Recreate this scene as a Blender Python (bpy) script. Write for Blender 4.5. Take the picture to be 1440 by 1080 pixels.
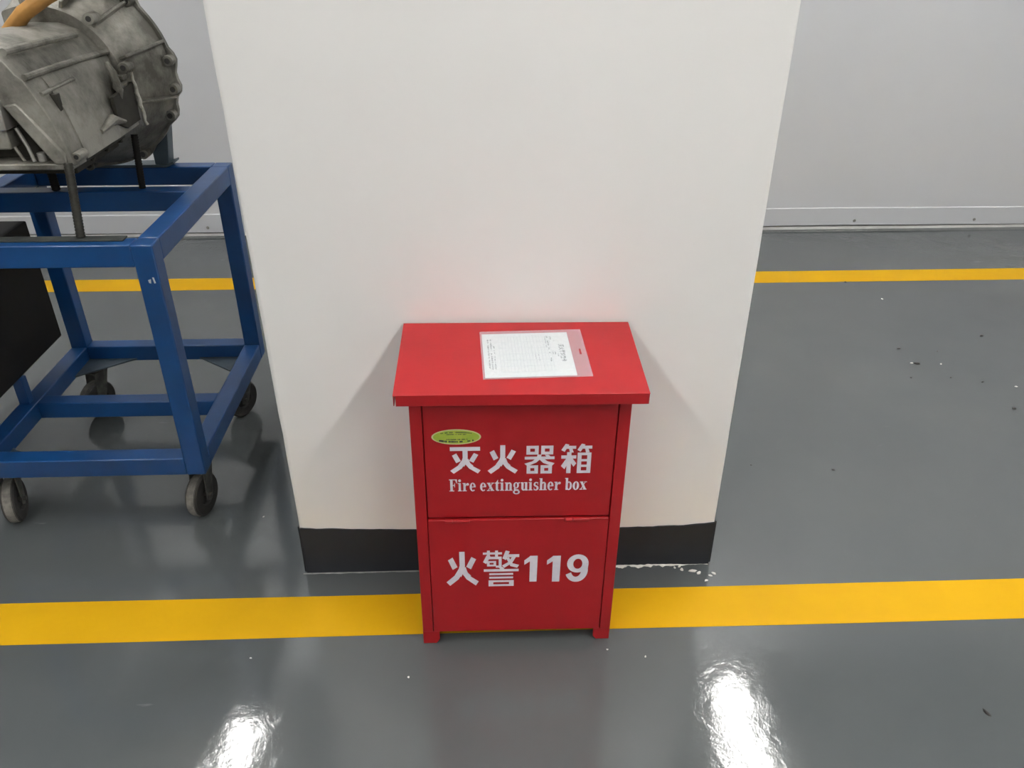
import bpy, bmesh, math, random
from mathutils import Vector, Matrix, noise

# ------------------------------------------------------------------ clear
for o in list(bpy.data.objects):
    bpy.data.objects.remove(o, do_unlink=True)
scene = bpy.context.scene
COL = scene.collection
random.seed(7)

# ------------------------------------------------------------------ camera
CAM_H, PITCH, YAW, ROLL, FPX = 1.40, math.radians(30.5), math.radians(2.1), math.radians(0.1), 1136.0
fw = Vector((math.sin(YAW) * math.cos(PITCH), math.cos(YAW) * math.cos(PITCH), -math.sin(PITCH)))
rt = Vector((math.cos(YAW), -math.sin(YAW), 0))
up = rt.cross(fw)
rc = rt * math.cos(ROLL) + up * math.sin(ROLL)
uc = up * math.cos(ROLL) - rt * math.sin(ROLL)
cam_data = bpy.data.cameras.new('camera')
cam_data.sensor_width = 36.0
cam_data.lens = FPX * 36.0 / 1440.0
cam_data.clip_start = 0.02
cam = bpy.data.objects.new('camera', cam_data)
m = Matrix((rc, uc, -fw)).transposed().to_4x4()
m.translation = Vector((0, 0, CAM_H))
cam.matrix_world = m
COL.objects.link(cam)
scene.camera = cam

# ------------------------------------------------------------------ world, exposure
world = bpy.data.worlds.new('world')
scene.world = world
world.use_nodes = True
world.node_tree.nodes['Background'].inputs[0].default_value = (0.8, 0.85, 0.9, 1)
world.node_tree.nodes['Background'].inputs[1].default_value = 0.25
scene.view_settings.view_transform = 'Standard'
scene.view_settings.look = 'None'
scene.view_settings.gamma = 1.0
scene.view_settings.use_curve_mapping = False
scene.view_settings.exposure = 1.12
TUBE_POWER = 40.0          # emission strength of the fluorescent tubes


# ------------------------------------------------------------------ materials
def new_mat(name):
    mt = bpy.data.materials.new(name)
    mt.use_nodes = True
    nt = mt.node_tree
    return mt, nt, nt.nodes['Principled BSDF']


def nd(nt, kind, **kw):
    n = nt.nodes.new(kind)
    for k, v in kw.items():
        if k in n.inputs.keys():
            n.inputs[k].default_value = v
        else:
            setattr(n, k, v)
    return n


def paint(name, c1, c2=None, scale=8.0, rough=0.45, metal=0.0, bump=0.0, bscale=120.0, rvar=0.08, spec=0.5, coat=0.0):
    """two-tone noise paint with roughness variation and fine bump"""
    mt, nt, b = new_mat(name)
    c2 = c2 or tuple(x * 0.85 for x in c1)
    tc = nd(nt, 'ShaderNodeTexCoord')
    n1 = nd(nt, 'ShaderNodeTexNoise', Scale=scale, Detail=6.0, Roughness=0.6)
    nt.links.new(tc.outputs['Object'], n1.inputs['Vector'])
    mx = nd(nt, 'ShaderNodeMix', data_type='RGBA')
    rp = nd(nt, 'ShaderNodeMapRange')
    rp.inputs[1].default_value = 0.35
    rp.inputs[2].default_value = 0.65
    nt.links.new(n1.outputs['Fac'], rp.inputs[0])
    nt.links.new(rp.outputs[0], mx.inputs[0])
    mx.inputs[6].default_value = (*c1, 1)
    mx.inputs[7].default_value = (*c2, 1)
    nt.links.new(mx.outputs[2], b.inputs['Base Color'])
    r2 = nd(nt, 'ShaderNodeMapRange')
    r2.inputs[3].default_value = max(0.02, rough - rvar)
    r2.inputs[4].default_value = min(1, rough + rvar)
    nt.links.new(n1.outputs['Fac'], r2.inputs[0])
    nt.links.new(r2.outputs[0], b.inputs['Roughness'])
    b.inputs['Metallic'].default_value = metal
    b.inputs['Specular IOR Level'].default_value = spec
    b.inputs['Coat Weight'].default_value = coat
    if bump > 0:
        n2 = nd(nt, 'ShaderNodeTexNoise', Scale=bscale, Detail=4.0)
        nt.links.new(tc.outputs['Object'], n2.inputs['Vector'])
        bp = nd(nt, 'ShaderNodeBump', Strength=bump, Distance=0.002)
        nt.links.new(n2.outputs['Fac'], bp.inputs['Height'])
        nt.links.new(bp.outputs['Normal'], b.inputs['Normal'])
    return mt


def floor_mat():
    mt, nt, b = new_mat('grey_epoxy_floor')
    tc = nd(nt, 'ShaderNodeTexCoord')
    big = nd(nt, 'ShaderNodeTexNoise', Scale=1.3, Detail=5.0, Roughness=0.55)
    fine = nd(nt, 'ShaderNodeTexNoise', Scale=55.0, Detail=5.0, Roughness=0.6)
    for n in (big, fine):
        nt.links.new(tc.outputs['Object'], n.inputs['Vector'])
    mx = nd(nt, 'ShaderNodeMix', data_type='RGBA')
    rp = nd(nt, 'ShaderNodeMapRange')
    rp.inputs[1].default_value, rp.inputs[2].default_value = 0.3, 0.7
    nt.links.new(big.outputs['Fac'], rp.inputs[0])
    nt.links.new(rp.outputs[0], mx.inputs[0])
    mx.inputs[6].default_value = (0.078, 0.088, 0.091, 1)
    mx.inputs[7].default_value = (0.094, 0.102, 0.102, 1)
    # pale scuffs: sparse stretched noise peaks
    mp = nd(nt, 'ShaderNodeMapping')
    mp.inputs['Scale'].default_value = (6, 38, 1)
    mp.inputs['Rotation'].default_value = (0, 0, 0.1)
    nt.links.new(tc.outputs['Object'], mp.inputs['Vector'])
    sc = nd(nt, 'ShaderNodeTexNoise', Scale=1.0, Detail=3.0)
    nt.links.new(mp.outputs[0], sc.inputs['Vector'])
    sr = nd(nt, 'ShaderNodeMapRange')
    sr.inputs[1].default_value, sr.inputs[2].default_value = 0.74, 0.80
    sr.inputs[4].default_value = 0.35
    nt.links.new(sc.outputs['Fac'], sr.inputs[0])
    m2 = nd(nt, 'ShaderNodeMix', data_type='RGBA')
    nt.links.new(sr.outputs[0], m2.inputs[0])
    nt.links.new(mx.outputs[2], m2.inputs[6])
    m2.inputs[7].default_value = (0.33, 0.34, 0.34, 1)
    nt.links.new(m2.outputs[2], b.inputs['Base Color'])
    rr = nd(nt, 'ShaderNodeMapRange')
    rr.inputs[3].default_value, rr.inputs[4].default_value = 0.05, 0.11
    nt.links.new(big.outputs['Fac'], rr.inputs[0])
    nt.links.new(rr.outputs[0], b.inputs['Roughness'])
    b.inputs['Specular IOR Level'].default_value = 0.75
    bp = nd(nt, 'ShaderNodeBump', Strength=0.20, Distance=0.0014)
    nt.links.new(fine.outputs['Fac'], bp.inputs['Height'])
    b2 = nd(nt, 'ShaderNodeBump', Strength=0.10, Distance=0.008)
    mid = nd(nt, 'ShaderNodeTexNoise', Scale=9.0, Detail=2.0)
    nt.links.new(tc.outputs['Object'], mid.inputs['Vector'])
    nt.links.new(mid.outputs['Fac'], b2.inputs['Height'])
    nt.links.new(bp.outputs['Normal'], b2.inputs['Normal'])
    nt.links.new(b2.outputs['Normal'], b.inputs['Normal'])
    return mt


def emit_mat(name, col, power):
    mt, nt, b = new_mat(name)
    b.inputs['Base Color'].default_value = (*col, 1)
    b.inputs['Emission Color'].default_value = (*col, 1)
    b.inputs['Emission Strength'].default_value = power
    return mt


def clear_mat():
    mt, nt, b = new_mat('clear_plastic_sleeve')
    b.inputs['Base Color'].default_value = (0.85, 0.88, 0.95, 1)
    b.inputs['Roughness'].default_value = 0.22
    tr = nd(nt, 'ShaderNodeBsdfTransparent')
    mx = nd(nt, 'ShaderNodeMixShader')
    n = nd(nt, 'ShaderNodeTexNoise', Scale=30.0)
    r = nd(nt, 'ShaderNodeMapRange')
    r.inputs[3].default_value, r.inputs[4].default_value = 0.13, 0.24
    nt.links.new(n.outputs['Fac'], r.inputs[0])
    nt.links.new(r.outputs[0], mx.inputs[0])
    nt.links.new(tr.outputs[0], mx.inputs[1])
    nt.links.new(b.outputs[0], mx.inputs[2])
    nt.links.new(mx.outputs[0], nt.nodes['Material Output'].inputs[0])
    return mt


def cast_mat():
    mt, nt, b = new_mat('stained_cast_aluminium')
    tc = nd(nt, 'ShaderNodeTexCoord')
    a = nd(nt, 'ShaderNodeTexNoise', Scale=7.0, Detail=7.0, Roughness=0.65)
    f = nd(nt, 'ShaderNodeTexNoise', Scale=180.0, Detail=3.0)
    nt.links.new(tc.outputs['Object'], a.inputs['Vector'])
    nt.links.new(tc.outputs['Object'], f.inputs['Vector'])
    cr = nd(nt, 'ShaderNodeValToRGB')
    cr.color_ramp.elements[0].position = 0.36
    cr.color_ramp.elements[0].color = (0.075, 0.072, 0.058, 1)
    cr.color_ramp.elements[1].position = 0.62
    cr.color_ramp.elements[1].color = (0.30, 0.29, 0.255, 1)
    nt.links.new(a.outputs['Fac'], cr.inputs[0])
    nt.links.new(cr.outputs[0], b.inputs['Base Color'])
    b.inputs['Metallic'].default_value = 0.35
    b.inputs['Roughness'].default_value = 0.5
    bp = nd(nt, 'ShaderNodeBump', Strength=0.5, Distance=0.002)
    nt.links.new(f.outputs['Fac'], bp.inputs['Height'])
    nt.links.new(bp.outputs['Normal'], b.inputs['Normal'])
    return mt


def banner_mat():
    mt, nt, b = new_mat('white_vinyl')
    tc = nd(nt, 'ShaderNodeTexCoord')
    a = nd(nt, 'ShaderNodeTexNoise', Scale=1.1, Detail=3.0)
    nt.links.new(tc.outputs['Object'], a.inputs['Vector'])
    mx = nd(nt, 'ShaderNodeMix', data_type='RGBA')
    nt.links.new(a.outputs['Fac'], mx.inputs[0])
    mx.inputs[6].default_value = (0.57, 0.595, 0.63, 1)
    mx.inputs[7].default_value = (0.66, 0.66, 0.67, 1)
    nt.links.new(mx.outputs[2], b.inputs['Base Color'])
    b.inputs['Roughness'].default_value = 0.38
    return mt


M = dict(
    floor=floor_mat(),
    yellow=paint('yellow_floor_paint', (0.56, 0.31, 0.004), (0.60, 0.335, 0.005), 5, 0.55, bump=0.12, bscale=60, spec=0.12),
    plaster=paint('white_wall_paint', (0.85, 0.845, 0.825), (0.83, 0.822, 0.80), 2.0, 0.55, bump=0.10, bscale=35),
    wall=paint('grey_wall', (0.42, 0.43, 0.43), (0.38, 0.39, 0.40), 2.0, 0.6),
    ceil=paint('ceiling_paint', (0.34, 0.35, 0.36), (0.3, 0.31, 0.32), 1.0, 0.8),
    black_base=paint('black_base_paint', (0.022, 0.025, 0.031), (0.028, 0.031, 0.037), 6, 0.55, bump=0.2, bscale=25, spec=0.25),
    white_trim=paint('white_trim_paint', (0.75, 0.74, 0.72), None, 10, 0.5),
    crumb=paint('plaster_crumb', (0.78, 0.77, 0.73), (0.62, 0.60, 0.55), 60, 0.85),
    red=paint('red_enamel', (0.375, 0.010, 0.013), (0.345, 0.008, 0.011), 9, 0.38, bump=0.06, bscale=160, spec=0.42),
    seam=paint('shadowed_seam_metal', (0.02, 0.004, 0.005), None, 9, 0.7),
    letter=paint('white_stencil_paint', (0.80, 0.77, 0.82), (0.70, 0.67, 0.73), 40, 0.5),
    sticker=paint('yellow_green_sticker', (0.42, 0.50, 0.06), (0.30, 0.45, 0.05), 45, 0.35),
    sticker_rim=paint('pale_sticker_rim', (0.62, 0.62, 0.32), None, 40, 0.4),
    ink=paint('dark_ink', (0.04, 0.05, 0.05), None, 40, 0.6),
    greyink=paint('grey_print', (0.42, 0.47, 0.50), (0.5, 0.55, 0.57), 40, 0.7),
    paper=paint('white_paper', (0.70, 0.75, 0.715), (0.73, 0.76, 0.74), 30, 0.7),
    clear=clear_mat(),
    blue=paint('blue_steel_paint', (0.004, 0.053, 0.185), (0.005, 0.042, 0.14), 7, 0.36, bump=0.08, bscale=90),
    filler=paint('grey_filler', (0.22, 0.225, 0.22), (0.14, 0.145, 0.14), 60, 0.6),
    chip=paint('bare_chip', (0.55, 0.55, 0.55), None, 40, 0.5),
    blackmetal=paint('black_steel', (0.006, 0.006, 0.006), (0.010, 0.009, 0.008), 12, 0.6, spec=0.15),
    rod=paint('oily_threaded_steel', (0.05, 0.048, 0.040), (0.025, 0.024, 0.020), 60, 0.4, metal=0.5),
    rubber=paint('dark_rubber', (0.030, 0.028, 0.025), (0.018, 0.017, 0.016), 30, 0.65),
    tread=paint('worn_grey_tread', (0.20, 0.19, 0.165), (0.10, 0.095, 0.085), 50, 0.7),
    zinc=paint('zinc_fork', (0.16, 0.155, 0.14), (0.08, 0.08, 0.075), 40, 0.4, metal=0.7),
    dusty=paint('dusty_flat_bar', (0.055, 0.060, 0.055), (0.03, 0.034, 0.034), 25, 0.75, spec=0.2),
    gusset=paint('dull_blue_gusset', (0.05, 0.075, 0.095), (0.035, 0.05, 0.065), 15, 0.5),
    cast=cast_mat(),
    cast_dark=paint('oily_dark_casting', (0.020, 0.019, 0.015), (0.045, 0.042, 0.034), 14, 0.7, spec=0.25),
    machined=paint('machined_aluminium', (0.50, 0.49, 0.46), (0.38, 0.37, 0.34), 20, 0.35, metal=0.6),
    sealant=paint('dried_sealant', (0.42, 0.41, 0.36), (0.28, 0.27, 0.23), 60, 0.6),
    orange=paint('orange_brown_strap', (0.42, 0.21, 0.05), (0.30, 0.15, 0.035), 22, 0.6),
    vinyl=banner_mat(),
    brass=paint('grommet_metal', (0.42, 0.41, 0.39), None, 30, 0.35, metal=0.8),
    scrap=paint('dark_scrap', (0.012, 0.012, 0.012), (0.03, 0.028, 0.025), 50, 0.6),
    fixture=paint('white_fixture_metal', (0.7, 0.7, 0.7), None, 5, 0.5),
    tube=emit_mat('lit_fluorescent_tube', (1.0, 0.985, 0.955), TUBE_POWER * 0.96),
    tube_dim=emit_mat('dim_fluorescent_tube', (1.0, 0.985, 0.955), TUBE_POWER * 0.22),
    tube_old=emit_mat('aged_fluorescent_tube', (1.0, 0.985, 0.955), TUBE_POWER * 1.55),
)


# ------------------------------------------------------------------ mesh helpers
class MB:
    def __init__(self):
        self.v, self.f = [], []

    def add(self, vs, fs):
        o = len(self.v)
        self.v += [tuple(p) for p in vs]
        self.f += [tuple(i + o for i in f) for f in fs]
        return self

    def box(self, x0, x1, y0, y1, z0, z1):
        return self.add([(x0, y0, z0), (x1, y0, z0), (x1, y1, z0), (x0, y1, z0),
                         (x0, y0, z1), (x1, y0, z1), (x1, y1, z1), (x0, y1, z1)],
                        [(0, 3, 2, 1), (4, 5, 6, 7), (0, 1, 5, 4), (1, 2, 6, 5), (2, 3, 7, 6), (3, 0, 4, 7)])

    def prism(self, pts, vec):
        """polygon (3D points) swept along vec"""
        n = len(pts)
        v = Vector(vec)
        top = [Vector(p) + v for p in pts]
        fs = [tuple(range(n))[::-1], tuple(range(n, 2 * n))]
        for i in range(n):
            j = (i + 1) % n
            fs.append((i, j, n + j, n + i))
        return self.add(list(pts) + top, fs)

    def tube(self, path, r, seg=12, cap=True, taper=None):
        path = [Vector(p) for p in path]
        rings, n = [], len(path)
        prev = None
        for i, p in enumerate(path):
            d = (path[min(i + 1, n - 1)] - path[max(i - 1, 0)]).normalized()
            if prev is None:
                a = d.orthogonal().normalized()
            else:
                a = (prev - d * prev.dot(d)).normalized()
            prev = a
            b = d.cross(a)
            rr = r if taper is None else taper[i]
            rings.append([p + (a * math.cos(t) + b * math.sin(t)) * rr
                          for t in [2 * math.pi * k / seg for k in range(seg)]])
        return self.loft(rings, cap)

    def loft(self, rings, cap=True):
        s = len(rings[0])
        vs = [p for r in rings for p in r]
        fs = []
        for i in range(len(rings) - 1):
            for k in range(s):
                j = (k + 1) % s
                fs.append((i * s + k, i * s + j, (i + 1) * s + j, (i + 1) * s + k))
        if cap:
            fs.append(tuple(range(s))[::-1])
            fs.append(tuple((len(rings) - 1) * s + k for k in range(s)))
        return self.add(vs, fs)

    def disc_cyl(self, c, axis, r, h, seg=20):
        c, a = Vector(c), Vector(axis).normalized()
        return self.tube([c, c + a * h], r, seg)

    def build(self, name, mat, parent=None, bevel=0.0, smooth=30, sub=0, jitter=0.0, jscale=12.0):
        me = bpy.data.meshes.new(name)
        vs = self.v
        me.from_pydata(vs, [], self.f)
        bm = bmesh.new()
        bm.from_mesh(me)
        bmesh.ops.recalc_face_normals(bm, faces=bm.faces)
        if sub:
            bmesh.ops.subdivide_edges(bm, edges=bm.edges[:], cuts=sub, use_grid_fill=True)
        if jitter:
            for vert in bm.verts:
                nv = noise.noise_vector(vert.co * jscale)
                vert.co += nv * jitter
        bm.to_mesh(me)
        bm.free()
        me.materials.append(M[mat] if isinstance(mat, str) else mat)
        if smooth:
            for p in me.polygons:
                p.use_smooth = True
            me.set_sharp_from_angle(angle=math.radians(smooth))
        o = bpy.data.objects.new(name, me)
        COL.objects.link(o)
        if parent is not None:
            o.parent = parent
        if bevel:
            bv = o.modifiers.new('edge', 'BEVEL')
            bv.width = bevel
            bv.segments = 2
            bv.limit_method = 'ANGLE'
            bv.angle_limit = math.radians(40)
        return o


def tag(o, label=None, cat=None, group=None, kind=None):
    if label:
        o['label'] = label
    if cat:
        o['category'] = cat
    if group:
        o['group'] = group
    if kind:
        o['kind'] = kind
    return o


def empty(name, loc, label, cat, group=None):
    o = bpy.data.objects.new(name, None)
    o.empty_display_size = 0.1
    COL.objects.link(o)
    o.location = loc
    return tag(o, label, cat, group)


def struct(o, label=None):
    return tag(o, label, None, None, 'structure')


# ------------------------------------------------------------------ setting
RX0, RX1, RY0, RY1, RZ = -6.0, 8.0, -5.0, 3.92, 3.45
struct(MB().box(RX0, RX1, RY0, RY1, -0.10, 0.0).build('floor', 'floor', smooth=0), 'glossy grey epoxy workshop floor')
struct(MB().box(RX0, RX1, RY1, RY1 + 0.1, -0.1, RZ).build('wall_back', 'wall', smooth=0), 'wall behind the white vinyl sheet')
struct(MB().box(RX0 - 0.1, RX0, RY0, RY1, -0.1, RZ).build('wall_left', 'wall', smooth=0), 'side wall on the left')
struct(MB().box(RX1, RX1 + 0.1, RY0, RY1, -0.1, RZ).build('wall_right', 'wall', smooth=0), 'side wall on the right')
struct(MB().box(RX0, RX1, RY0 - 0.1, RY0, -0.1, RZ).build('wall_front', 'white_trim', smooth=0), 'wall behind the viewer')
struct(MB().box(RX0, RX1, RY0, RY1, RZ, RZ + 0.1).build('ceiling', 'ceil', smooth=0), 'ceiling carrying the tube lights')
struct(MB().box(RX0, RX1, 3.868, RY1, 0.0, 0.013).build('baseboard_back', 'white_trim', smooth=0), 'thin white strip along the foot of the back wall')


def line_strip(name, y0, y1, label):
    mb = MB()
    n = 90
    for i in range(n + 1):
        x = RX0 + (RX1 - RX0) * i / n
        w0 = 0.0022 * noise.noise((x * 1.7, y0, 0))
        w1 = 0.0022 * noise.noise((x * 1.7, y1, 3))
        mb.v += [(x, y0 + w0, 0.0007), (x, y1 + w1, 0.0007)]
    for i in range(n):
        mb.f.append((2 * i, 2 * i + 2, 2 * i + 3, 2 * i + 1))
    return struct(mb.build(name, 'yellow', smooth=0), label)


line_strip('trim_1', 1.279, 1.404, 'wide yellow line painted on the floor under the red box')
line_strip('trim_2', 3.203, 3.329, 'yellow line painted on the floor near the back wall')

# pillar: plastered, rounded arrises, slightly uneven
PX0, PX1, PY0, PY1 = -0.4475, 0.5445, 1.484, 2.28


def pillar_ring(z, inset=0.0, r=0.012):
    pts = []
    for cx, cy, a0 in ((PX1 - r, PY0 + r, -90), (PX1 - r, PY1 - r, 0), (PX0 + r, PY1 - r, 90), (PX0 + r, PY0 + r, 180)):
        for k in range(4):
            a = math.radians(a0 + 30 * k)
            rr = r - inset
            w = 0.0018 * noise.noise((cx * 5, cy * 5, z * 3.1)) + 0.0012 * noise.noise((cx * 9, cy * 9, z * 11))
            lean = -0.0105 * (z - 0.1) if cx < 0 else 0.0      # the plaster widens a little upwards on the left
            pts.append((cx + rr * math.cos(a) + w + lean, cy + rr * math.sin(a) + w, z))
    return pts


mb = MB()
mb.loft([pillar_ring(0.0 + RZ * i / 60.0) for i in range(61)], cap=False)
struct(mb.build('wall_pillar', 'plaster', smooth=50), 'broad white painted pillar behind the red box')


def base_strip(name, p0, p1, nrm, tops, label):
    """thin black painted skirting with an uneven hand-painted top edge"""
    p0, p1, nrm = Vector(p0), Vector(p1), Vector(nrm)
    mb = MB()
    n = 80
    for i in range(n + 1):
        t = i / n
        p = p0.lerp(p1, t)
        k = t * (len(tops) - 1)
        j = min(int(k), len(tops) - 2)
        h = tops[j] + (tops[j + 1] - tops[j]) * (k - j)
        edge = max(0.0, 1 - 6 * min(t, 1 - t))
        h += (0.0010 + 0.004 * edge) * noise.noise((p.x * 30, p.y * 30, 0.5)) + 0.001 * noise.noise((p.x * 90, p.y * 90, 2))
        d = nrm * 0.0035
        mb.v += [p, p + d, p + d + Vector((0, 0, h)), p + Vector((0, 0, h))]
    for i in range(n):
        a, b = 4 * i, 4 * i + 4
        for q in range(4):
            mb.f.append((a + q, b + q, b + (q + 1) % 4, a + (q + 1) % 4))
    mb.f += [(0, 1, 2, 3), (4 * n + 3, 4 * n + 2, 4 * n + 1, 4 * n)]
    return struct(mb.build(name, 'black_base', smooth=40), label)


base_strip('baseboard_front', (PX0 + 0.003, PY0, 0), (PX1 - 0.003, PY0, 0), (0, -1, 0), [0.141, 0.134, 0.129, 0.124, 0.121, 0.122, 0.129],
           'black painted skirting band at the foot of the white pillar')
base_strip('baseboard_left', (PX0, PY0 + 0.004, 0), (PX0, PY1, 0), (-1, 0, 0), [0.141, 0.135, 0.13], 'black skirting on the left side of the pillar')
base_strip('baseboard_right', (PX1, PY0 + 0.004, 0), (PX1, PY1, 0), (1, 0, 0), [0.129, 0.13, 0.13], 'black skirting on the right side of the pillar')

# ragged plaster residue where pillar meets floor
mb = MB()
n = 140
for i in range(n + 1):
    x = 0.22 + (PX1 - 0.004 - 0.22) * i / n
    fade = 1.0 if x < 0.44 else max(0.25, 1 - (x - 0.44) / 0.06)
    w = fade * (0.005 + 0.009 * noise.noise((x * 45, 0, 0)) + 0.005 * noise.noise((x * 130, 1, 0)))
    h = fade * (0.0035 + 0.005 * noise.noise((x * 70, 5, 0)))
    mb.v += [(x, PY0 - 0.0034, 0), (x, PY0 - 0.0034 - max(w, 0.0003), 0.0005), (x, PY0 - 0.0036, max(h, 0.0004))]
for i in range(n):
    a, b = 3 * i, 3 * i + 3
    mb.f += [(a + 1, b + 1, b + 2, a + 2), (a, a + 2, b + 2, b), (a, b, b + 1, a + 1)]
struct(mb.build('trim_3', 'crumb', smooth=60), 'ragged line of white plaster residue at the pillar foot')
mb = MB()
for i in range(n + 1):
    x = PX0 - 0.006 + (-0.16 - PX0) * i / n
    w = 0.003 + 0.003 * noise.noise((x * 40, 9, 0))
    mb.v += [(x, PY0 - 0.0034, 0), (x, PY0 - 0.0034 - max(w, 0.0006), 0.0006), (x, PY0 - 0.0036, 0.0022)]
for i in range(n):
    a, b = 3 * i, 3 * i + 3
    mb.f += [(a + 1, b + 1, b + 2, a + 2), (a, a + 2, b + 2, b), (a, b, b + 1, a + 1)]
struct(mb.build('trim_4', 'filler', smooth=60), 'thin pale seam of filler at the pillar foot')

# ------------------------------------------------------------------ ceiling lamps (left and middle rows show as streaks in the floor)
def light_fixture(x, y0, label, tube_mat):
    r = empty('tube_light', (x, y0 + 0.6, 3.12), label, 'ceiling light', 'tube lights in rows on the ceiling')
    b = MB()
    b.prism([(-0.10, -0.6, 0.07), (0.10, -0.6, 0.07), (0.055, -0.6, 0.115), (-0.055, -0.6, 0.115)], (0, 1.2, 0))
    b.build('housing', 'fixture', r, smooth=0)
    for s in ((-1, 1) if tube_mat != 'tube_old' else (0,)):
        t = MB()
        t.tube([(s * 0.030, -0.58, 0.045), (s * 0.030, 0.58, 0.045)], 0.0165, 12)
        t.build('tube', tube_mat, r)
        for e in (-1, 1):
            MB().box(s * 0.030 - 0.014, s * 0.030 + 0.014, e * 0.592 - 0.012, e * 0.592 + 0.012, 0.03, 0.075).build('socket', 'fixture', r, smooth=0)
    for e in (-0.45, 0.45):
        MB().tube([(0, e, 0.11), (0, e, RZ - 3.12)], 0.006, 8).build('hanger', 'fixture', r)
    return r


NTH = ('nearest the back wall', 'second from the back wall', 'third from the back wall', 'fourth from the back wall', 'fifth from the back wall', 'sixth from the back wall')
for side, x, n, tm in (('left', -1.6, 6, 'tube_old'), ('middle', 1.6, 6, 'tube'), ('right', 4.8, 4, 'tube_dim')):  # right row is unseen, added to brighten the pillar front and right floor
    for k in range(n):
        light_fixture(x, 2.48 - 1.26 * k, '%s tube ceiling light in the %s row, %s' % ('single' if tm == 'tube_old' else 'twin', side, NTH[k]), tm)

# ------------------------------------------------------------------ vinyl banner on the back wall
ban = empty('vinyl_sheet', (0, 3.88, 0.02), 'large white vinyl sheet hung over the whole back wall', 'banner')
mb = MB()
nx, nz = 160, 24
BX0, BX1 = -4.6, 5.2


def ban_y(x, z):
    return -0.012 - 0.010 * noise.noise((x * 0.9, z * 0.5, 1.0)) - 0.004 * noise.noise((x * 3.1, z * 0.8, 7.0)) * max(0.2, 1 - z)


for j in range(nz + 1):
    z = 0.0 + (3.2 * (j / nz) ** 1.4)
    for i in range(nx + 1):
        x = BX0 + (BX1 - BX0) * i / nx
        zz = z if j else 0.004 * noise.noise((x * 0.8, 0, 4))
        mb.v.append((x, ban_y(x, z), zz))
for j in range(nz):
    for i in range(nx):
        a = j * (nx + 1) + i
        mb.f.append((a, a + 1, a + nx + 2, a + nx + 1))
o = mb.build('sheet', 'vinyl', ban, smooth=80)
so = o.modifiers.new('thick', 'SOLIDIFY')
so.thickness = 0.0012
mb = MB()
for i in range(nx + 1):
    x = BX0 + (BX1 - BX0) * i / nx
    zb = 0.004 * noise.noise((x * 0.8, 0, 4))
    zt = 0.092 + 0.005 * noise.noise((x * 0.9, 2, 4))
    mb.v += [(x, ban_y(x, 0) - 0.0018, zb - 0.001), (x, ban_y(x, 0.09) - 0.0048, zt - 0.004), (x, ban_y(x, 0.09) - 0.0012, zt)]
for i in range(nx):
    a, b = 3 * i, 3 * i + 3
    mb.f += [(a, b, b + 1, a + 1), (a + 1, b + 1, b + 2, a + 2)]
mb.build('hem', 'vinyl', ban, smooth=35)
gme = None
for x in (-2.585, -1.971, -1.356, -0.742, -0.13, 0.48, 1.255, 1.869, 2.485, 3.1):
    if gme is None:
        g = MB()
        rings = []
        for a in range(9):
            t = math.pi * a / 8
            rr, yy = 0.0085 + 0.0035 * math.cos(t), -0.003 * math.sin(t)
            rings.append([(rr * math.cos(u), yy, rr * math.sin(u)) for u in [2 * math.pi * k / 16 for k in range(16)]])
        g.loft(rings, cap=False)
        g.disc_cyl((0, -0.0006, 0), (0, 1, 0), 0.006, 0.0004, 12)
        go = g.build('grommet', 'brass', ban)
        gme = go.data
    else:
        go = bpy.data.objects.new('grommet', gme)
        COL.objects.link(go)
        go.parent = ban
    go.scale = (0.65, 0.65, 0.65)
    go.location = (x, ban_y(x, 0.02) - 0.0045, 0.024)


# ------------------------------------------------------------------ lettering helpers
FONT_CACHE = {}


def glyph_polys(ch, bold):
    """outline of a character from the built-in font as a flat mesh (verts2d, faces)"""
    key = (ch, bold)
    if key in FONT_CACHE:
        return FONT_CACHE[key]
    cu = bpy.data.curves.new('glyph', 'FONT')
    cu.body = ch
    cu.size = 1.0
    cu.offset = bold
    cu.resolution_u = 4
    cu.fill_mode = 'FRONT'
    ob = bpy.data.objects.new('glyph', cu)
    COL.objects.link(ob)
    dg = bpy.context.evaluated_depsgraph_get()
    ev = ob.evaluated_get(dg)
    me = ev.to_mesh()
    vs = [(v.co.x, v.co.y) for v in me.vertices]
    fs = [tuple(p.vertices) for p in me.polygons]
    ev.to_mesh_clear()
    bpy.data.objects.remove(ob, do_unlink=True)
    bpy.data.curves.remove(cu)
    FONT_CACHE[key] = (vs, fs)
    return vs, fs


def put_glyph(mb, ch, bold, fn, rect):
    """fit the glyph into rect (u0, v0, u1, v1); fn maps (u, v) to a 3D point"""
    vs, fs = glyph_polys(ch, bold)
    if not vs:
        return
    a0, a1 = min(v[0] for v in vs), max(v[0] for v in vs)
    b0, b1 = min(v[1] for v in vs), max(v[1] for v in vs)
    u0, v0, u1, v1 = rect
    mb.add([fn(u0 + (x - a0) / (a1 - a0) * (u1 - u0), v0 + (y - b0) / (b1 - b0) * (v1 - v0)) for x, y in vs], fs)


def ell(cx, cy, rx, ry, a0, a1, n=14):
    return [(cx + rx * math.cos(math.radians(a0 + (a1 - a0) * k / n)), cy + ry * math.sin(math.radians(a0 + (a1 - a0) * k / n))) for k in range(n + 1)]


def band(o, i):
    """list of quads between two matching polylines"""
    return [[o[k], o[k + 1], i[k + 1], i[k]] for k in range(len(o) - 1)]


def rect2(x0, x1, y0, y1):
    return [[(x0, y0), (x1, y0), (x1, y1), (x0, y1)]]


def ring2(cx, cy, rx, ry, ix, iy, a0=0, a1=360, n=20):
    return band(ell(cx, cy, rx, ry, a0, a1, n), ell(cx, cy, ix, iy, a0, a1, n))


def disc2(cx, cy, r):
    return [ell(cx, cy, r, r, 0, 360, 12)[:-1]]


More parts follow.
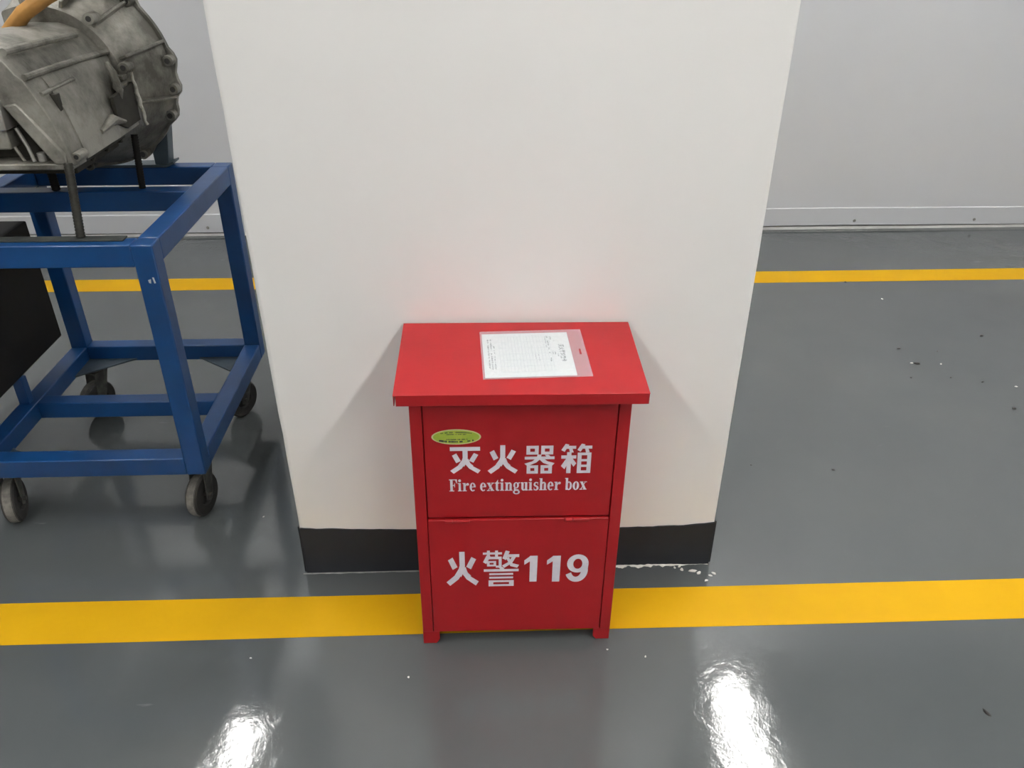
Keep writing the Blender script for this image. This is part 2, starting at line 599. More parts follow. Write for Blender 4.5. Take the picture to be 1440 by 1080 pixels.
def serif_letter(c):
    """bold bookish serif letters as polygons; returns (polys, width)"""
    st, th = 0.27, 0.10
    sr = lambda x0, x1, y: rect2(x0, x1, y, y + th)
    if c == 'F':
        return (rect2(.13, .43, 0, 1.45) + sr(0, .58, 0) + sr(0, .95, 1.35) + [[(.95, 1.40), (.95, .98), (.87, .98), (.72, 1.36)]]
                + rect2(.4, .70, .68, .78) + [[(.70, .98), (.70, .48), (.64, .48), (.56, .73), (.64, .98)]], .98)
    if c == 'i':
        return rect2(.1, .1 + st, 0, 1) + sr(0, .48, 0) + sr(0, .2, .9) + disc2(.23, 1.28, .17), .52
    if c == 'r':
        return rect2(.1, .1 + st, 0, 1) + sr(0, .50, 0) + sr(0, .2, .9) + band(ell(.62, .62, .27, .38, 180, 60, 8), ell(.62, .62, .18, .24, 180, 60, 8)) + disc2(.62, .84, .16), .80
    if c == 'e':
        return ring2(.37, .5, .37, .53, .11, .42, 0, 315, 18) + rect2(.2, .72, .46, .56) + [[(.50, .56), (.74, .5), (.70, .75), (.58, .9)]], .78
    if c == 'x':
        return ([[(.05, .95), (.36, .95), (.80, .05), (.49, .05)]] + [[(.10, .05), (.20, .05), (.72, .95), (.62, .95)]]
                + sr(0, .42, .9) + sr(.52, .86, .9) + sr(0, .34, 0) + sr(.42, .86, 0), .88)
    if c == 't':
        return rect2(.13, .13 + st, .18, 1.0) + [[(.13, 1.0), (.40, 1.0), (.40, 1.38)]] + sr(0, .56, .9) + band(ell(.38, .22, .25, .24, 180, 320, 8), ell(.42, .24, .05, .12, 180, 320, 8)), .60
    if c in 'nh':
        top = 1.0 if c == 'n' else 1.45
        return (rect2(.1, .1 + st, 0, top) + sr(0, .46, 0) + sr(0, .2, top - th) + rect2(.56, .56 + st, 0, .7) + sr(.47, .93, 0)
                + band(ell(.55, .68, .28, .34, 0, 150, 10), ell(.50, .62, .10, .24, 0, 150, 10)), .95)
    if c == 'u':
        return (rect2(.1, .1 + st, .25, 1) + sr(0, .2, .9) + rect2(.54, .54 + st, 0, 1) + sr(.44, .6, .9) + sr(.7, .91, 0)
                + band(ell(.38, .3, .28, .32, 180, 320, 10), ell(.44, .36, .10, .22, 180, 320, 10)), .92)
    if c == 'g':
        return (ring2(.36, .64, .34, .38, .11, .29) + ring2(.40, -.18, .42, .29, .22, .15) + [[(.10, .34), (.26, .30), (.34, .08), (.10, .12)]]
                + rect2(.1, .66, .02, .16) + [[(.55, .85), (.62, .98), (.80, 1.02), (.80, .88)]], .84)
    if c == 's':
        up_ = band(ell(.33, .72, .30, .30, 40, 250, 10), ell(.35, .74, .10, .17, 40, 250, 10))
        lo_ = band(ell(.33, .28, .32, .31, 70, -150, 10), ell(.30, .26, .10, .17, 70, -150, 10))
        return up_ + lo_ + [[(.10, .60), (.30, .42), (.58, .40), (.36, .62)]] + rect2(.52, .58, .68, 1.0) + rect2(.06, .12, 0, .34), .66
    if c == 'b':
        return rect2(.1, .1 + st, 0, 1.45) + sr(0, .2, 1.35) + ring2(.48, .5, .38, .53, .13, .40, -140, 140, 16), .90
    if c == 'o':
        return ring2(.39, .5, .39, .53, .12, .42), .80
    return [], .42


def serif_line(mb, text, fn, rect):
    polys, x = [], 0.0
    for c in text:
        ps, w = serif_letter(c)
        polys += [[(px + x, py) for px, py in p] for p in ps]
        x += w + (0.05 if c != ' ' else 0)
    u0, v0, u1, v1 = rect          # v0 = baseline, v1 = cap height
    for k, p in enumerate(polys):
        lift = Vector((0, -0.00001 * (k % 24), 0))
        mb.add([Vector(fn(u0 + px / x * (u1 - u0), v0 + py / 1.45 * (v1 - v0))) + lift for px, py in p], [tuple(range(len(p)))])



def _r(x0, x1, y0, y1):
    return [[(x0, y0), (x1, y0), (x1, y1), (x0, y1)]]


def _ring(x0, x1, y0, y1, tx, ty):
    return _r(x0, x0 + tx, y0, y1) + _r(x1 - tx, x1, y0, y1) + _r(x0, x1, y0, y0 + ty) + _r(x0, x1, y1 - ty, y1)


def _fire(top, legtop):
    """the two dots and the two sweeping legs of the character for fire"""
    return ([[(8, legtop - 8), (22, legtop), (36, legtop - 28), (21, legtop - 36)]] + [[(92, legtop - 6), (78, legtop + 1), (62, legtop - 27), (76, legtop - 35)]]
            + [[(42, top), (58, top), (58, 58), (42, 58)], [(42, 60), (58, 60), (56, 46), (46, 26), (38, 46)], [(40, 52), (54, 42), (36, 18), (24, 28)], [(30, 34), (40, 22), (12, 1), (1, 12)],
               [(46, 50), (60, 56), (66, 40), (76, 30), (62, 20), (50, 36)], [(66, 32), (72, 30), (99, 13), (90, 1), (62, 20)]])


def _bamboo(o):
    return [[(o + 13, 100), (o + 25, 97), (o + 11, 73), (o, 79)]] + _r(o + 12, o + 47, 83, 93) + [[(o + 24, 86), (o + 35, 84), (o + 40, 71), (o + 28, 70)]]


STROKES = {
    '灭': _r(2, 98, 85, 99) + _fire(88, 76),
    '火': _fire(100, 84),
    '器': (_ring(7, 46, 68, 99, 12, 10) + _ring(54, 93, 68, 99, 12, 10) + _r(2, 98, 51, 61) + [[(43, 68), (56, 68), (54, 54), (40, 54)]]
           + [[(38, 54), (54, 54), (40, 40), (12, 27), (1, 36), (26, 44)]] + [[(46, 54), (62, 54), (76, 44), (99, 37), (90, 27), (62, 38)]] + [[(66, 67), (78, 67), (86, 60), (74, 58)]]
           + _ring(9, 46, 0, 30, 12, 10) + _ring(54, 91, 0, 30, 12, 10)),
    '箱': (_bamboo(0) + _bamboo(51) + _r(19, 33, 0, 72) + _r(1, 49, 50, 61) + [[(18, 52), (32, 50), (13, 14), (1, 25)]] + [[(30, 50), (38, 50), (50, 34), (42, 22), (30, 38)]]
          + _ring(53, 97, 0, 70, 13, 9) + _r(60, 90, 21, 29) + _r(60, 90, 40, 48)),
    '警': (_r(0, 52, 90, 96) + _r(11, 19, 84, 101) + _r(33, 41, 84, 101) + [[(10, 88), (21, 85), (9, 64), (0, 69)]] + _r(10, 51, 77, 84) + _r(43, 51, 55, 84) + _r(35, 51, 53, 59)
           + _ring(11, 36, 57, 72, 7, 5) + [[(62, 101), (73, 98), (63, 74), (53, 79)]] + _r(60, 99, 82, 90) + [[(80, 84), (91, 84), (80, 66), (58, 52), (52, 59), (70, 69)]]
           + [[(63, 80), (71, 82), (81, 65), (99, 60), (94, 52), (75, 57)]] + _r(2, 98, 42, 49) + [[(42, 55), (54, 55), (60, 48), (48, 48)]]
           + _r(17, 83, 32, 37.5) + _r(17, 83, 22, 27.5) + _ring(15, 85, 0, 17, 13, 5.5)),
    '1': [[(42, 100), (100, 100), (97, 0), (42, 0)], [(0, 66), (0, 83), (46, 100), (46, 80)]],
    '9': (band(ell(50, 67, 50, 33, 0, 360, 28), ell(50, 66, 21, 18, 0, 360, 28)) + band(ell(46, 42, 53, 42, 25, -160, 18), ell(44, 44, 24, 25, 25, -160, 18)) + [[(71, 45), (98, 45), (100, 67), (71, 67)]]),
}


def stroke_glyph(ch, fn, rect):
    """one character made of overlapping stroke polygons, fitted into rect"""
    mb = MB()
    u0, v0, u1, v1 = rect
    for k, p in enumerate(STROKES[ch]):      # every stroke lies a hair above the one before, like layers of paint
        lift = Vector((0, -0.00001 * k, 0))
        mb.add([Vector(fn(u0 + x / 100.0 * (u1 - u0), v0 + y / 100.0 * (v1 - v0))) + lift for x, y in p], [tuple(range(len(p)))])
    return mb


# ------------------------------------------------------------------ red fire extinguisher box
BXC, BYF = 0.057, 1.253
box = empty('extinguisher_box', (BXC, BYF, 0), 'red metal fire extinguisher box standing against the white pillar', 'box')
box.rotation_euler = (0, math.radians(0.5), 0)
W, D = 0.205, 0.213
ZB, ZT, ZH = 0.036, 0.640, 0.349
MB().box(-W, -W + 0.004, 0.0, D, ZB, ZT).build('side_panel', 'red', box, bevel=0.0012)
MB().box(W - 0.004, W, 0.0, D, ZB, ZT).build('side_panel', 'red', box, bevel=0.0012)
MB().box(-W + 0.004, W - 0.004, D - 0.004, D, ZB, ZT).build('back_panel', 'red', box, bevel=0.0012)
MB().box(-W + 0.004, W - 0.004, 0.014, D - 0.004, ZB - 0.006, ZB - 0.002).build('bottom_panel', 'red', box, bevel=0.0012)
for s in (-1, 1):                                  # folded front posts
    x0, x1 = (-W, -W + 0.0225) if s < 0 else (W - 0.0225, W)
    MB().box(x0, x1, -0.0012, 0.012, ZB - 0.001, ZT - 0.006).build('corner_post', 'red', box, bevel=0.0015)
up_panel = MB().box(-W + 0.0240, W - 0.0240, 0.002, 0.010, ZH + 0.0035, ZT - 0.006).build('upper_panel', 'red', box, bevel=0.0012)
door = MB().box(-W + 0.0236, W - 0.0240, -0.0010, 0.008, ZB - 0.001, ZH - 0.001).build('door', 'red', box, bevel=0.0015)
MB().box(-W + 0.005, W - 0.005, 0.0115, 0.014, ZB + 0.006, ZT - 0.008).build('inner_sheet', 'seam', box, smooth=0)  # dark sheet behind the panel gaps, its colour stands in for seam shade
# feet: folded angle with a chamfered inner corner; the left pair is a little longer, as the box leans
for sx in (-1, 1):
    for back in (0, 1):
        zf = -0.0014 if sx < 0 else 0.0019
        f = MB()
        y0 = 0.0 if not back else D - 0.005
        pts = [(0, 0), (0.036, 0), (0.036, -0.026), (0.029, -0.036), (0.0, -0.036)]
        poly = []
        for px, pz in pts:
            xx = -W + px if sx < 0 else W - px
            z = ZB + 0.001 + pz
            if pz < -0.03:
                z = zf
            poly.append((xx, y0, z))
        f.prism(poly, (0, 0.005, 0))
        xa, xb = (-W, -W + 0.004) if sx < 0 else (W - 0.004, W)
        yb0, yb1 = (0.003, 0.04) if not back else (D - 0.04, D - 0.003)
        f.prism([(xa, yb0, zf), (xa, yb0 + (0 if not back else 0.008), zf), (xa, yb1, zf), (xa, yb1, ZB), (xa, yb0, ZB)] if False else
                [(xa, yb0, zf), (xa, yb1, zf), (xa, yb1, ZB + 0.002), (xa, yb0, ZB + 0.002)], (xb - xa, 0, 0))
        f.build('foot', 'red', box, bevel=0.0008)
# hinges of the drop door
for hx0, hx1 in ((-0.147, -0.098), (0.093, 0.141)):
    h = MB()
    ln = hx1 - hx0
    for a, b in ((0.0, 0.30), (0.32, 1.0)):
        h.tube([(hx0 + ln * a, -0.0048, ZH), (hx0 + ln * b, -0.0048, ZH)], 0.0042, 10)
    h.box(hx0, hx1, -0.002, -0.0009, ZH - 0.006, ZH)
    h.build('hinge', 'red', box)
# lid: folded sheet with a lip all round
LX, LY0, LY1, LZF, LZB, LIP = 0.2285, -0.034, 0.224, 0.6595, 0.6745, 0.0225
lz = lambda y: LZF + (LZB - LZF) * (y - LY0) / (LY1 - LY0)
mb = MB()
t = 0.0016
mb.add([(-LX, LY0, lz(LY0)), (LX, LY0, lz(LY0)), (LX, LY1, lz(LY1)), (-LX, LY1, lz(LY1)),
        (-LX, LY0, lz(LY0) - t), (LX, LY0, lz(LY0) - t), (LX, LY1, lz(LY1) - t), (-LX, LY1, lz(LY1) - t)],
       [(0, 1, 2, 3), (7, 6, 5, 4), (0, 4, 5, 1), (1, 5, 6, 2), (2, 6, 7, 3), (3, 7, 4, 0)])
mb.build('lid', 'red', box, bevel=0.0007)
lid = box.children[-1]
lid = [c for c in box.children if c.name.startswith('lid')][0]


def lip(p0, p1, nin):
    p0, p1, nin = Vector(p0), Vector(p1), Vector(nin) * t
    d = Vector((0, 0, -LIP))
    return MB().prism([p0, p1, p1 + nin, p0 + nin], d)


e = 0.0012
lip((-LX + 4 * e, LY0, lz(LY0)), (LX - e, LY0, lz(LY0)), (0, 1, 0)).build('lip', 'red', lid, bevel=0.0006)
lip((-LX, LY0 + 3 * e, lz(LY0) - e), (-LX, LY1, lz(LY1) - e), (1, 0, 0)).build('lip', 'red', lid, bevel=0.0006)
lip((LX, LY0 + 2 * e, lz(LY0) - e), (LX, LY1, lz(LY1) - e), (-1, 0, 0)).build('lip', 'red', lid, bevel=0.0006)
lip((-LX + e, LY1, lz(LY1) - e), (LX - e, LY1, lz(LY1) - e), (0, -1, 0)).build('lip', 'red', lid, bevel=0.0006)

# lettering (u = local x, v = local z)
up_fn = lambda u, v: (u, 0.00165, v)
dr_fn = lambda u, v: (u, -0.00135, v)
for ch, x0, x1, za, zb in (('灭', -0.134, -0.0745, 0.4605, 0.5240), ('火', -0.0625, -0.0030, 0.4590, 0.5265), ('器', 0.0080, 0.0675, 0.4590, 0.5250), ('箱', 0.0785, 0.1385, 0.4590, 0.5280)):
    stroke_glyph(ch, up_fn, (x0, za, x1, zb)).build('painted_character', 'letter', up_panel, smooth=0)
mb = MB()
serif_line(mb, 'Fire extinguisher box', up_fn, (-0.1365, 0.4185, 0.1330, 0.4475))
tag(mb.build('english_lettering', 'letter', up_panel, smooth=0), 'white serif lettering reading Fire extinguisher box')
for ch, x0, x1, za, zb in (('火', -0.1500, -0.0810, 0.1700, 0.2650), ('警', -0.0725, 0.0030, 0.1680, 0.2660),
                           ('1', 0.0130, 0.0405, 0.1790, 0.2510), ('1', 0.0600, 0.0885, 0.1780, 0.2500), ('9', 0.1020, 0.1470, 0.1765, 0.2530)):
    stroke_glyph(ch, dr_fn, (x0, za, x1, zb)).build('painted_character', 'letter', door, smooth=0)

# oval sticker
SC = (-0.120, 0.5465)
mb = MB()
mb.add([(SC[0] + 0.0465 * math.cos(a), 0.0016, SC[1] + 0.0172 * math.sin(a)) for a in [2 * math.pi * k / 40 for k in range(40)]], [tuple(range(40))])
stick = mb.build('sticker', 'sticker_rim', up_panel, smooth=0)
mb = MB()
mb.add([(SC[0] + 0.0435 * math.cos(a), 0.0013, SC[1] + 0.0150 * math.sin(a)) for a in [2 * math.pi * k / 40 for k in range(40)]], [tuple(range(40))])
mb.build('sticker_field', 'sticker', up_panel, smooth=0)
mb = MB()
rnd = random.Random(3)
for k in range(22):                       # small print, too small to read: curved rows of marks
    for row, (ry, hw, sz) in enumerate(((0.0105, 0.028, 0.0012), (-0.0105, 0.031, 0.0019), (0.0062, 0.018, 0.0009), (-0.0055, 0.020, 0.0010))):
        u = -hw + 2 * hw * k / 21.0
        if rnd.random() < 0.22:
            continue
        v = ry * math.sqrt(max(0, 1 - (u / 0.047) ** 2))
        w = sz * rnd.uniform(0.8, 1.15)
        x, z = SC[0] + u, SC[1] + v
        mb.add([(x - w * .7, 0.0010, z - w), (x + w * .7, 0.0010, z - w), (x + w * .7, 0.0010, z + w), (x - w * .7, 0.0010, z + w)], [(0, 1, 2, 3)])
tag(mb.build('sticker_print', 'ink', up_panel, smooth=0), kind='stuff')

# ------------------------------------------------------------------ inspection card lying on the lid
bpy.context.view_layer.update()
slope = math.atan2(LZB - LZF, LY1 - LY0)
card = empty('inspection_card', (0, 0, 0), 'white printed card in a clear plastic sleeve on the red lid', 'card')
card_m = box.matrix_world @ Matrix.Translation((0.0295, 0.1015, lz(0.1015) + 0.0006)) @ Matrix.Rotation(slope, 4, 'X') @ Matrix.Rotation(math.radians(2.2), 4, 'Z')
card.matrix_world = card_m


def slab_with_slot(x0, x1, y0, y1, sx0, sx1, sy0, sy1, z, h):
    mb = MB()
    o = [(x0, y0), (x1, y0), (x1, y1), (x0, y1)]
    i = [(sx0, sy0), (sx1, sy0), (sx1, sy1), (sx0, sy1)]
    vs = [(x, y, z) for x, y in o + i] + [(x, y, z + h) for x, y in o + i]
    fs = []
    for k in range(4):
        j = (k + 1) % 4
        fs += [(k, j, 4 + j, 4 + k), (8 + k, 8 + j, 12 + j, 12 + k), (k, j, 8 + j, 8 + k), (4 + k, 4 + j, 12 + j, 12 + k)]
    return mb.add(vs, fs)


slab_with_slot(-0.1015, 0.1000, -0.0860, 0.0860, 0.0865, 0.0900, -0.009, 0.011, 0.0012, 0.0005).build('sleeve', 'clear', card, smooth=0)
paper = MB().box(-0.0975, 0.0715, -0.0790, 0.0770, 0.0, 0.0006).build('paper', 'paper', card, smooth=0)
mb = MB()
zq = 0.00085
for k in range(17):
    x = -0.066 + k * 0.0062
    mb.box(x - 0.00022, x + 0.00022, -0.063, 0.066, zq - 0.0001, zq)
for yv in (-0.063, -0.043, -0.022, 0.000, 0.022, 0.044, 0.066):
    mb.box(-0.066, 0.0332, yv - 0.00022, yv + 0.00022, zq - 0.0001, zq)
tag(mb.build('table_lines', 'greyink', paper, smooth=0), kind='stuff')
mb = MB()
ttl = '灭火器检查卡'
cf = lambda u, v: (0.054 + v, 0.0 - u, zq)          # text turned a quarter: its top points to the slot
for k, ch in enumerate(ttl):
    u = -0.031 + k * 0.0105
    put_glyph(mb, ch, 0.02, cf, (u, -0.0052, u + 0.0100, 0.0052))
rnd = random.Random(5)


def marks(x, y0, y1, n, h, skip):
    for k in range(n):
        if rnd.random() < skip:
            continue
        y = y0 + (y1 - y0) * (k + rnd.uniform(-.2, .2)) / n
        w, hh = abs(y1 - y0) / n * rnd.uniform(.35, .6), h * rnd.uniform(.7, 1.2)
        xo = rnd.uniform(-.0004, .0004)
        mb.box(x + xo - hh / 2, x + xo + hh / 2, y - w / 2, y + w / 2, zq - 0.0001, zq)


for x, y0, y1, n, h, sk in ((-0.087, 0.055, -0.05, 34, .0026, .25), (-0.0815, 0.055, -0.055, 38, .0026, .3), (-0.076, 0.03, -0.055, 26, .0022, .35),
                            (0.030, 0.062, -0.05, 26, .0024, .3), (0.0255, 0.060, 0.02, 14, .0022, .3), (0.0365, 0.06, 0.045, 5, .0024, .2), (0.042, 0.055, 0.035, 6, .002, .3),
                            (0.040, 0.004, -0.012, 6, .0022, .2), (0.045, 0.0, -0.014, 5, .0022, .2), (0.036, 0.006, -0.006, 4, .002, .2),
                            (0.008, -0.004, -0.03, 8, .0016, .4), (0.002, -0.004, -0.03, 8, .0016, .4)):
    marks(x, y0, y1, n, h, sk)
tag(mb.build('print', 'ink', paper, smooth=0), kind='stuff')

# ------------------------------------------------------------------ blue cart
CX0, CX1, CY0, CY1 = -1.288, -0.708, 1.660, 2.315
TT = 0.047
CZT, CZL0, CZL1 = 0.780, 0.172, 0.222
cart = empty('wheeled_stand', ((CX0 + CX1) / 2, (CY0 + CY1) / 2, 0), 'blue welded steel stand on casters holding the gearbox', 'cart')
CO = Vector(cart.location)


def cpart(mb, name, mat, bevel=0.003, parent=None, **kw):
    mb.v = [tuple(Vector(p) - CO) for p in mb.v]
    return mb.build(name, mat, parent or cart, bevel=bevel, **kw)


for x0 in (CX0, CX1 - TT):
    for y0 in (CY0, CY1 - TT):
        cpart(MB().box(x0, x0 + TT, y0, y0 + TT, CZL0, CZT - 0.0005), 'leg', 'blue')
for y0, nm in ((CY0 + 0.0005, 'front'), (CY1 - TT - 0.0005, 'back')):
    cpart(MB().box(CX0 + TT, CX1 - TT, y0, y0 + TT, CZT - TT - 0.004, CZT), 'top_rail', 'blue')
    cpart(MB().box(CX0 + TT, CX1 - TT, y0, y0 + TT, CZL0, CZL1), 'lower_rail', 'blue')
for x0 in (CX0 + 0.0005, CX1 - TT - 0.0005):
    cpart(MB().box(x0, x0 + TT, CY0 + TT, CY1 - TT, CZT - TT - 0.004, CZT), 'top_rail', 'blue')
    cpart(MB().box(x0, x0 + TT, CY0 + TT, CY1 - TT, CZL0, CZL1), 'lower_rail', 'blue')
cpart(MB().box(CX0 + TT, CX1 - TT, 2.045, 2.092, CZT - 0.053, CZT - 0.001), 'crossbar', 'blue')
cpart(MB().box(CX0 + TT, CX1 - TT, 1.936, 1.980, CZL0 + 0.001, CZL1 - 0.001), 'crossbar', 'blue')
# paint chips on the near leg
cpart(MB().prism([(-0.7335, CY0 - 0.0006, 0.700), (-0.7270, CY0 - 0.0006, 0.702), (-0.7285, CY0 - 0.0006, 0.692), (-0.7325, CY0 - 0.0006, 0.693)], (0, 0.0008, 0)), 'paint_chip', 'chip', bevel=0)
cpart(MB().prism([(-0.7235, CY0 - 0.0006, 0.706), (-0.7200, CY0 - 0.0006, 0.706), (-0.7180, CY0 - 0.0006, 0.693), (-0.7215, CY0 - 0.0006, 0.692)], (0, 0.0008, 0)), 'paint_chip', 'chip', bevel=0)
# gussets and casters
casters = []
for sx, cx in ((1, CX0 + TT), (-1, CX1 - TT)):
    for sy, cy in ((1, CY0 + TT), (-1, CY1 - TT)):
        big = 0.155 if sy < 0 else 0.085
        by = 0.115 if sy < 0 else 0.085
        if sx < 0 and sy > 0:
            big = by = 0.05
        z = CZL0 + 0.004
        e = 0.006
        cpart(MB().prism([(cx - sx * e, cy - sy * e, z), (cx + sx * big, cy - sy * e, z), (cx - sx * e, cy + sy * by, z)], (0, 0, 0.005)), 'gusset_plate', 'gusset', bevel=0.0005)


def caster(px, py, ang):
    """swivel caster: top plate, stem, two fork cheeks; the wheel is a sub-part"""
    r, hw = 0.060, 0.016
    top = CZL0
    R = Matrix.Translation(Vector((px, py, 0)) - CO) @ Matrix.Rotation(ang, 4, 'Z')
    b = MB()
    b.box(-0.034, 0.034, -0.034, 0.034, top - 0.006, top - 0.0005)
    b.disc_cyl((0, 0, top - 0.024), (0, 0, 1), 0.024, 0.02, 18)
    off = 0.024
    for s in (-1, 1):
        x0 = s * (hw + 0.003)
        pts = [(x0, -0.024, top - 0.022), (x0, 0.026, top - 0.022), (x0, off + 0.014, r - 0.010), (x0, off, r - 0.017), (x0, off - 0.014, r - 0.008)]
        b.prism(pts, (s * 0.003, 0, 0))
    b.box(-hw - 0.006, hw + 0.006, -0.024, 0.026, top - 0.026, top - 0.020)
    b.tube([(-hw - 0.012, off, r), (hw + 0.012, off, r)], 0.006, 10)
    b.v = [tuple(R @ Vector(p)) for p in b.v]
    c = b.build('caster', 'zinc', cart, bevel=0.0008)
    w = MB()
    prof = [(-hw, 0.030), (-hw, r - 0.006), (-hw * 0.7, r - 0.001), (0, r), (hw * 0.7, r - 0.001), (hw, r - 0.006), (hw, 0.030), (hw * 0.6, 0.026), (hw * 0.6, 0.008), (-hw * 0.6, 0.008), (-hw * 0.6, 0.026)]
    seg = 32
    rings = []
    for (xx, rr) in prof + [prof[0]]:
        rings.append([(xx, off + rr * math.cos(a), r + rr * math.sin(a)) for a in [2 * math.pi * k / seg for k in range(seg)]])
    w.loft(rings, cap=False)
    w.v = [tuple(R @ Vector(p)) for p in w.v]
    wh = w.build('wheel', 'rubber', c, smooth=35)
    t = MB()
    rings = []
    for (xx, rr) in ((-hw * .75, r - 0.0015), (-hw * .4, r + 0.0002), (hw * .4, r + 0.0002), (hw * .75, r - 0.0015)):
        rings.append([(xx, off + rr * math.cos(a), r + rr * math.sin(a)) for a in [2 * math.pi * k / seg for k in range(seg)]])
    t.loft(rings, cap=False)
    t.v = [tuple(R @ Vector(p)) for p in t.v]
    t.build('tread', 'tread', c, smooth=35)
    return c


caster(-0.755, 1.752, math.radians(168))
caster(-1.250, 1.742, math.radians(-165))
caster(-0.768, 2.235, math.radians(150))
caster(-1.222, 2.250, math.radians(155))
# black box between the left legs, on two short posts
cpart(MB().box(-1.56, -1.262, 1.735, 2.196, 0.300, 0.655), 'black_box', 'blackmetal', bevel=0.004)
for y in (1.75, 1.945):
    cpart(MB().box(-1.284, -1.256, y - 0.013, y + 0.013, CZL1, 0.301), 'box_post', 'blue', bevel=0.002)
# ------------------------------------------------------------------ gearbox housing
GO = Vector((-1.03, 2.0, 0.914))
gear = empty('gearbox_housing', GO, 'grey cast aluminium gearbox housing mounted on the blue stand', 'gearbox')


def gpart(mb, name, mat='cast', bevel=0.0025, parent=None, **kw):
    mb.v = [tuple(Vector(p) - GO) for p in mb.v]
    return mb.build(name, mat, parent or gear, bevel=bevel, **kw)


# flat bar and stud bars that carry the gearbox
gpart(MB().box(CX0 + TT, CX1 - TT - 0.022, CY0 + 0.0235, CY0 + TT + 0.004, CZT + 0.0004, CZT + 0.0039), 'mounting_strip', 'dusty', bevel=0.001)


def threaded(path, r):
    p0, p1 = Vector(path[0]), Vector(path[1])
    n = int((p1 - p0).length / 0.0032)
    pts, tp = [], []
    for i in range(n + 1):
        pts.append(p0.lerp(p1, i / n))
        tp.append(r if i % 2 else r * 0.86)
    return MB().tube(pts, r, 12, True, tp)


gpart(threaded([(-0.872, 1.700, CZT + 0.0042), (-0.8735, 1.736, 0.936)], 0.0100), 'support_rod', 'rod', bevel=0, smooth=60)
gpart(threaded([(-0.872, 2.070, CZT + 0.0004), (-0.868, 2.085, 0.912)], 0.0090), 'support_rod', 'blackmetal', bevel=0, smooth=60)
gpart(threaded([(-1.085, 2.062, CZT + 0.0004), (-1.088, 2.062, 0.912)], 0.0110), 'support_rod', 'blackmetal', bevel=0, smooth=60)
gpart(MB().prism([(-0.905, 2.268, CZT + 0.008), (-0.868, 2.268, CZT + 0.008), (-0.850, 2.268, 0.905), (-0.908, 2.268, 0.905)], (0, 0.008, 0)).prism(
    [(-0.876, 2.276, CZT + 0.008), (-0.868, 2.276, CZT + 0.008), (-0.850, 2.276, 0.905), (-0.858, 2.276, 0.905)], (0, 0.034, 0)), 'support_post', 'gusset', bevel=0.001)
gpart(MB().prism([(-1.10, 2.262, CZT + 0.0004), (-0.875, 2.262, CZT + 0.0004), (-0.853, 2.262, CZT + 0.010), (-0.853, 2.262, CZT + 0.016), (-0.877, 2.262, CZT + 0.008), (-1.10, 2.262, CZT + 0.008)], (0, 0.050, 0)), 'foot_plate', 'gusset', bevel=0.001)


BC = (-1.032, 1.030)                 # bell centre in x, z
bolts = [8, -9, -26, 47, 72, 100, 195, 230, 262, 300]
seg = 96


def bell_ring(y, r, cx=BC[0], cz=BC[1], scallop=0.0):
    pts = []
    for k in range(seg):
        a = 2 * math.pi * k / seg
        rr = r
        if scallop:
            d = min(abs((math.degrees(a) - b + 180) % 360 - 180) for b in bolts)
            rr += scallop * max(0, 1 - (d / 6.0) ** 2)
        x, z = cx + rr * math.cos(a), cz + rr * math.sin(a)
        if z > 1.05:                      # the casting is cut straight on its far upper side
            x = max(x, -1.11)
        pts.append((x, y, z))
    return pts


mb = MB()
mb.loft([bell_ring(2.262, 0.238, scallop=0.010), bell_ring(2.246, 0.238, scallop=0.010), bell_ring(2.246, 0.20), bell_ring(2.262, 0.20), bell_ring(2.262, 0.238, scallop=0.010)], cap=False)
gpart(mb, 'bell_flange', smooth=40, bevel=0)
mb = MB()
mb.loft([bell_ring(2.250, 0.232), bell_ring(2.225, 0.226), bell_ring(2.17, 0.203), bell_ring(2.12, 0.184, -1.036), bell_ring(2.09, 0.176, -1.04)], cap=True)
gpart(mb, 'bell_housing', smooth=50, bevel=0, jitter=0.0018, jscale=14)


def on_bell(a, y):
    """radius of the cone at depth y"""
    r = 0.176 + (0.232 - 0.176) * (y - 2.09) / 0.16
    return BC[0] + r * math.cos(math.radians(a)), BC[1] + r * math.sin(math.radians(a))


for a in (72, 47, 19, -14, 100):        # radial ribs on the cone
    c, s = math.cos(math.radians(a)), math.sin(math.radians(a))
    tx, tz = -s * 0.004, c * 0.004
    p = []
    for y, r in ((2.100, 0.172), (2.246, 0.225), (2.246, 0.241), (2.17, 0.222), (2.100, 0.192)):
        p.append((BC[0] + r * c - tx, y, BC[1] + r * s - tz))
    gpart(MB().prism(p, (2 * tx, 0, 2 * tz)), 'rib', bevel=0.002)
bo = None
for a in bolts:
    c, s = math.cos(math.radians(a)), math.sin(math.radians(a))
    x, z = BC[0] + 0.2345 * c, BC[1] + 0.2345 * s
    b = gpart(MB().disc_cyl((x, 2.222, z), (0, 1, 0), 0.0135, 0.026, 18), 'bolt_boss', bevel=0.001)
    gpart(MB().disc_cyl((x, 2.2212, z), (0, 1, 0), 0.0070, 0.004, 14), 'bolt_hole', 'scrap', bevel=0, parent=None)  # dark disc on the boss face, painted as the shade inside a hole
# main gear case: profile swept from the bell to the front
PR = [(-0.862, 0.929), (-0.866, 0.975), (-0.872, 1.030), (-0.886, 1.085), (-0.893, 1.102), (-0.905, 1.112), (-0.920, 1.135), (-0.945, 1.156), (-0.985, 1.168),
      (-1.04, 1.170), (-1.11, 1.162), (-1.19, 1.130), (-1.25, 1.08), (-1.285, 1.00), (-1.29, 0.929)]


def prof(y, pts, bulge=0.0):
    out = []
    t = (2.1 - y) / 0.365
    for x, z in pts:
        k = max(0, min(1, (z - 0.95) / 0.15))
        out.append((x - 0.028 * t * k + bulge * math.sin(math.pi * max(0, min(1, t))) * (1 - abs(k - 0.4)), y, z))
    return out


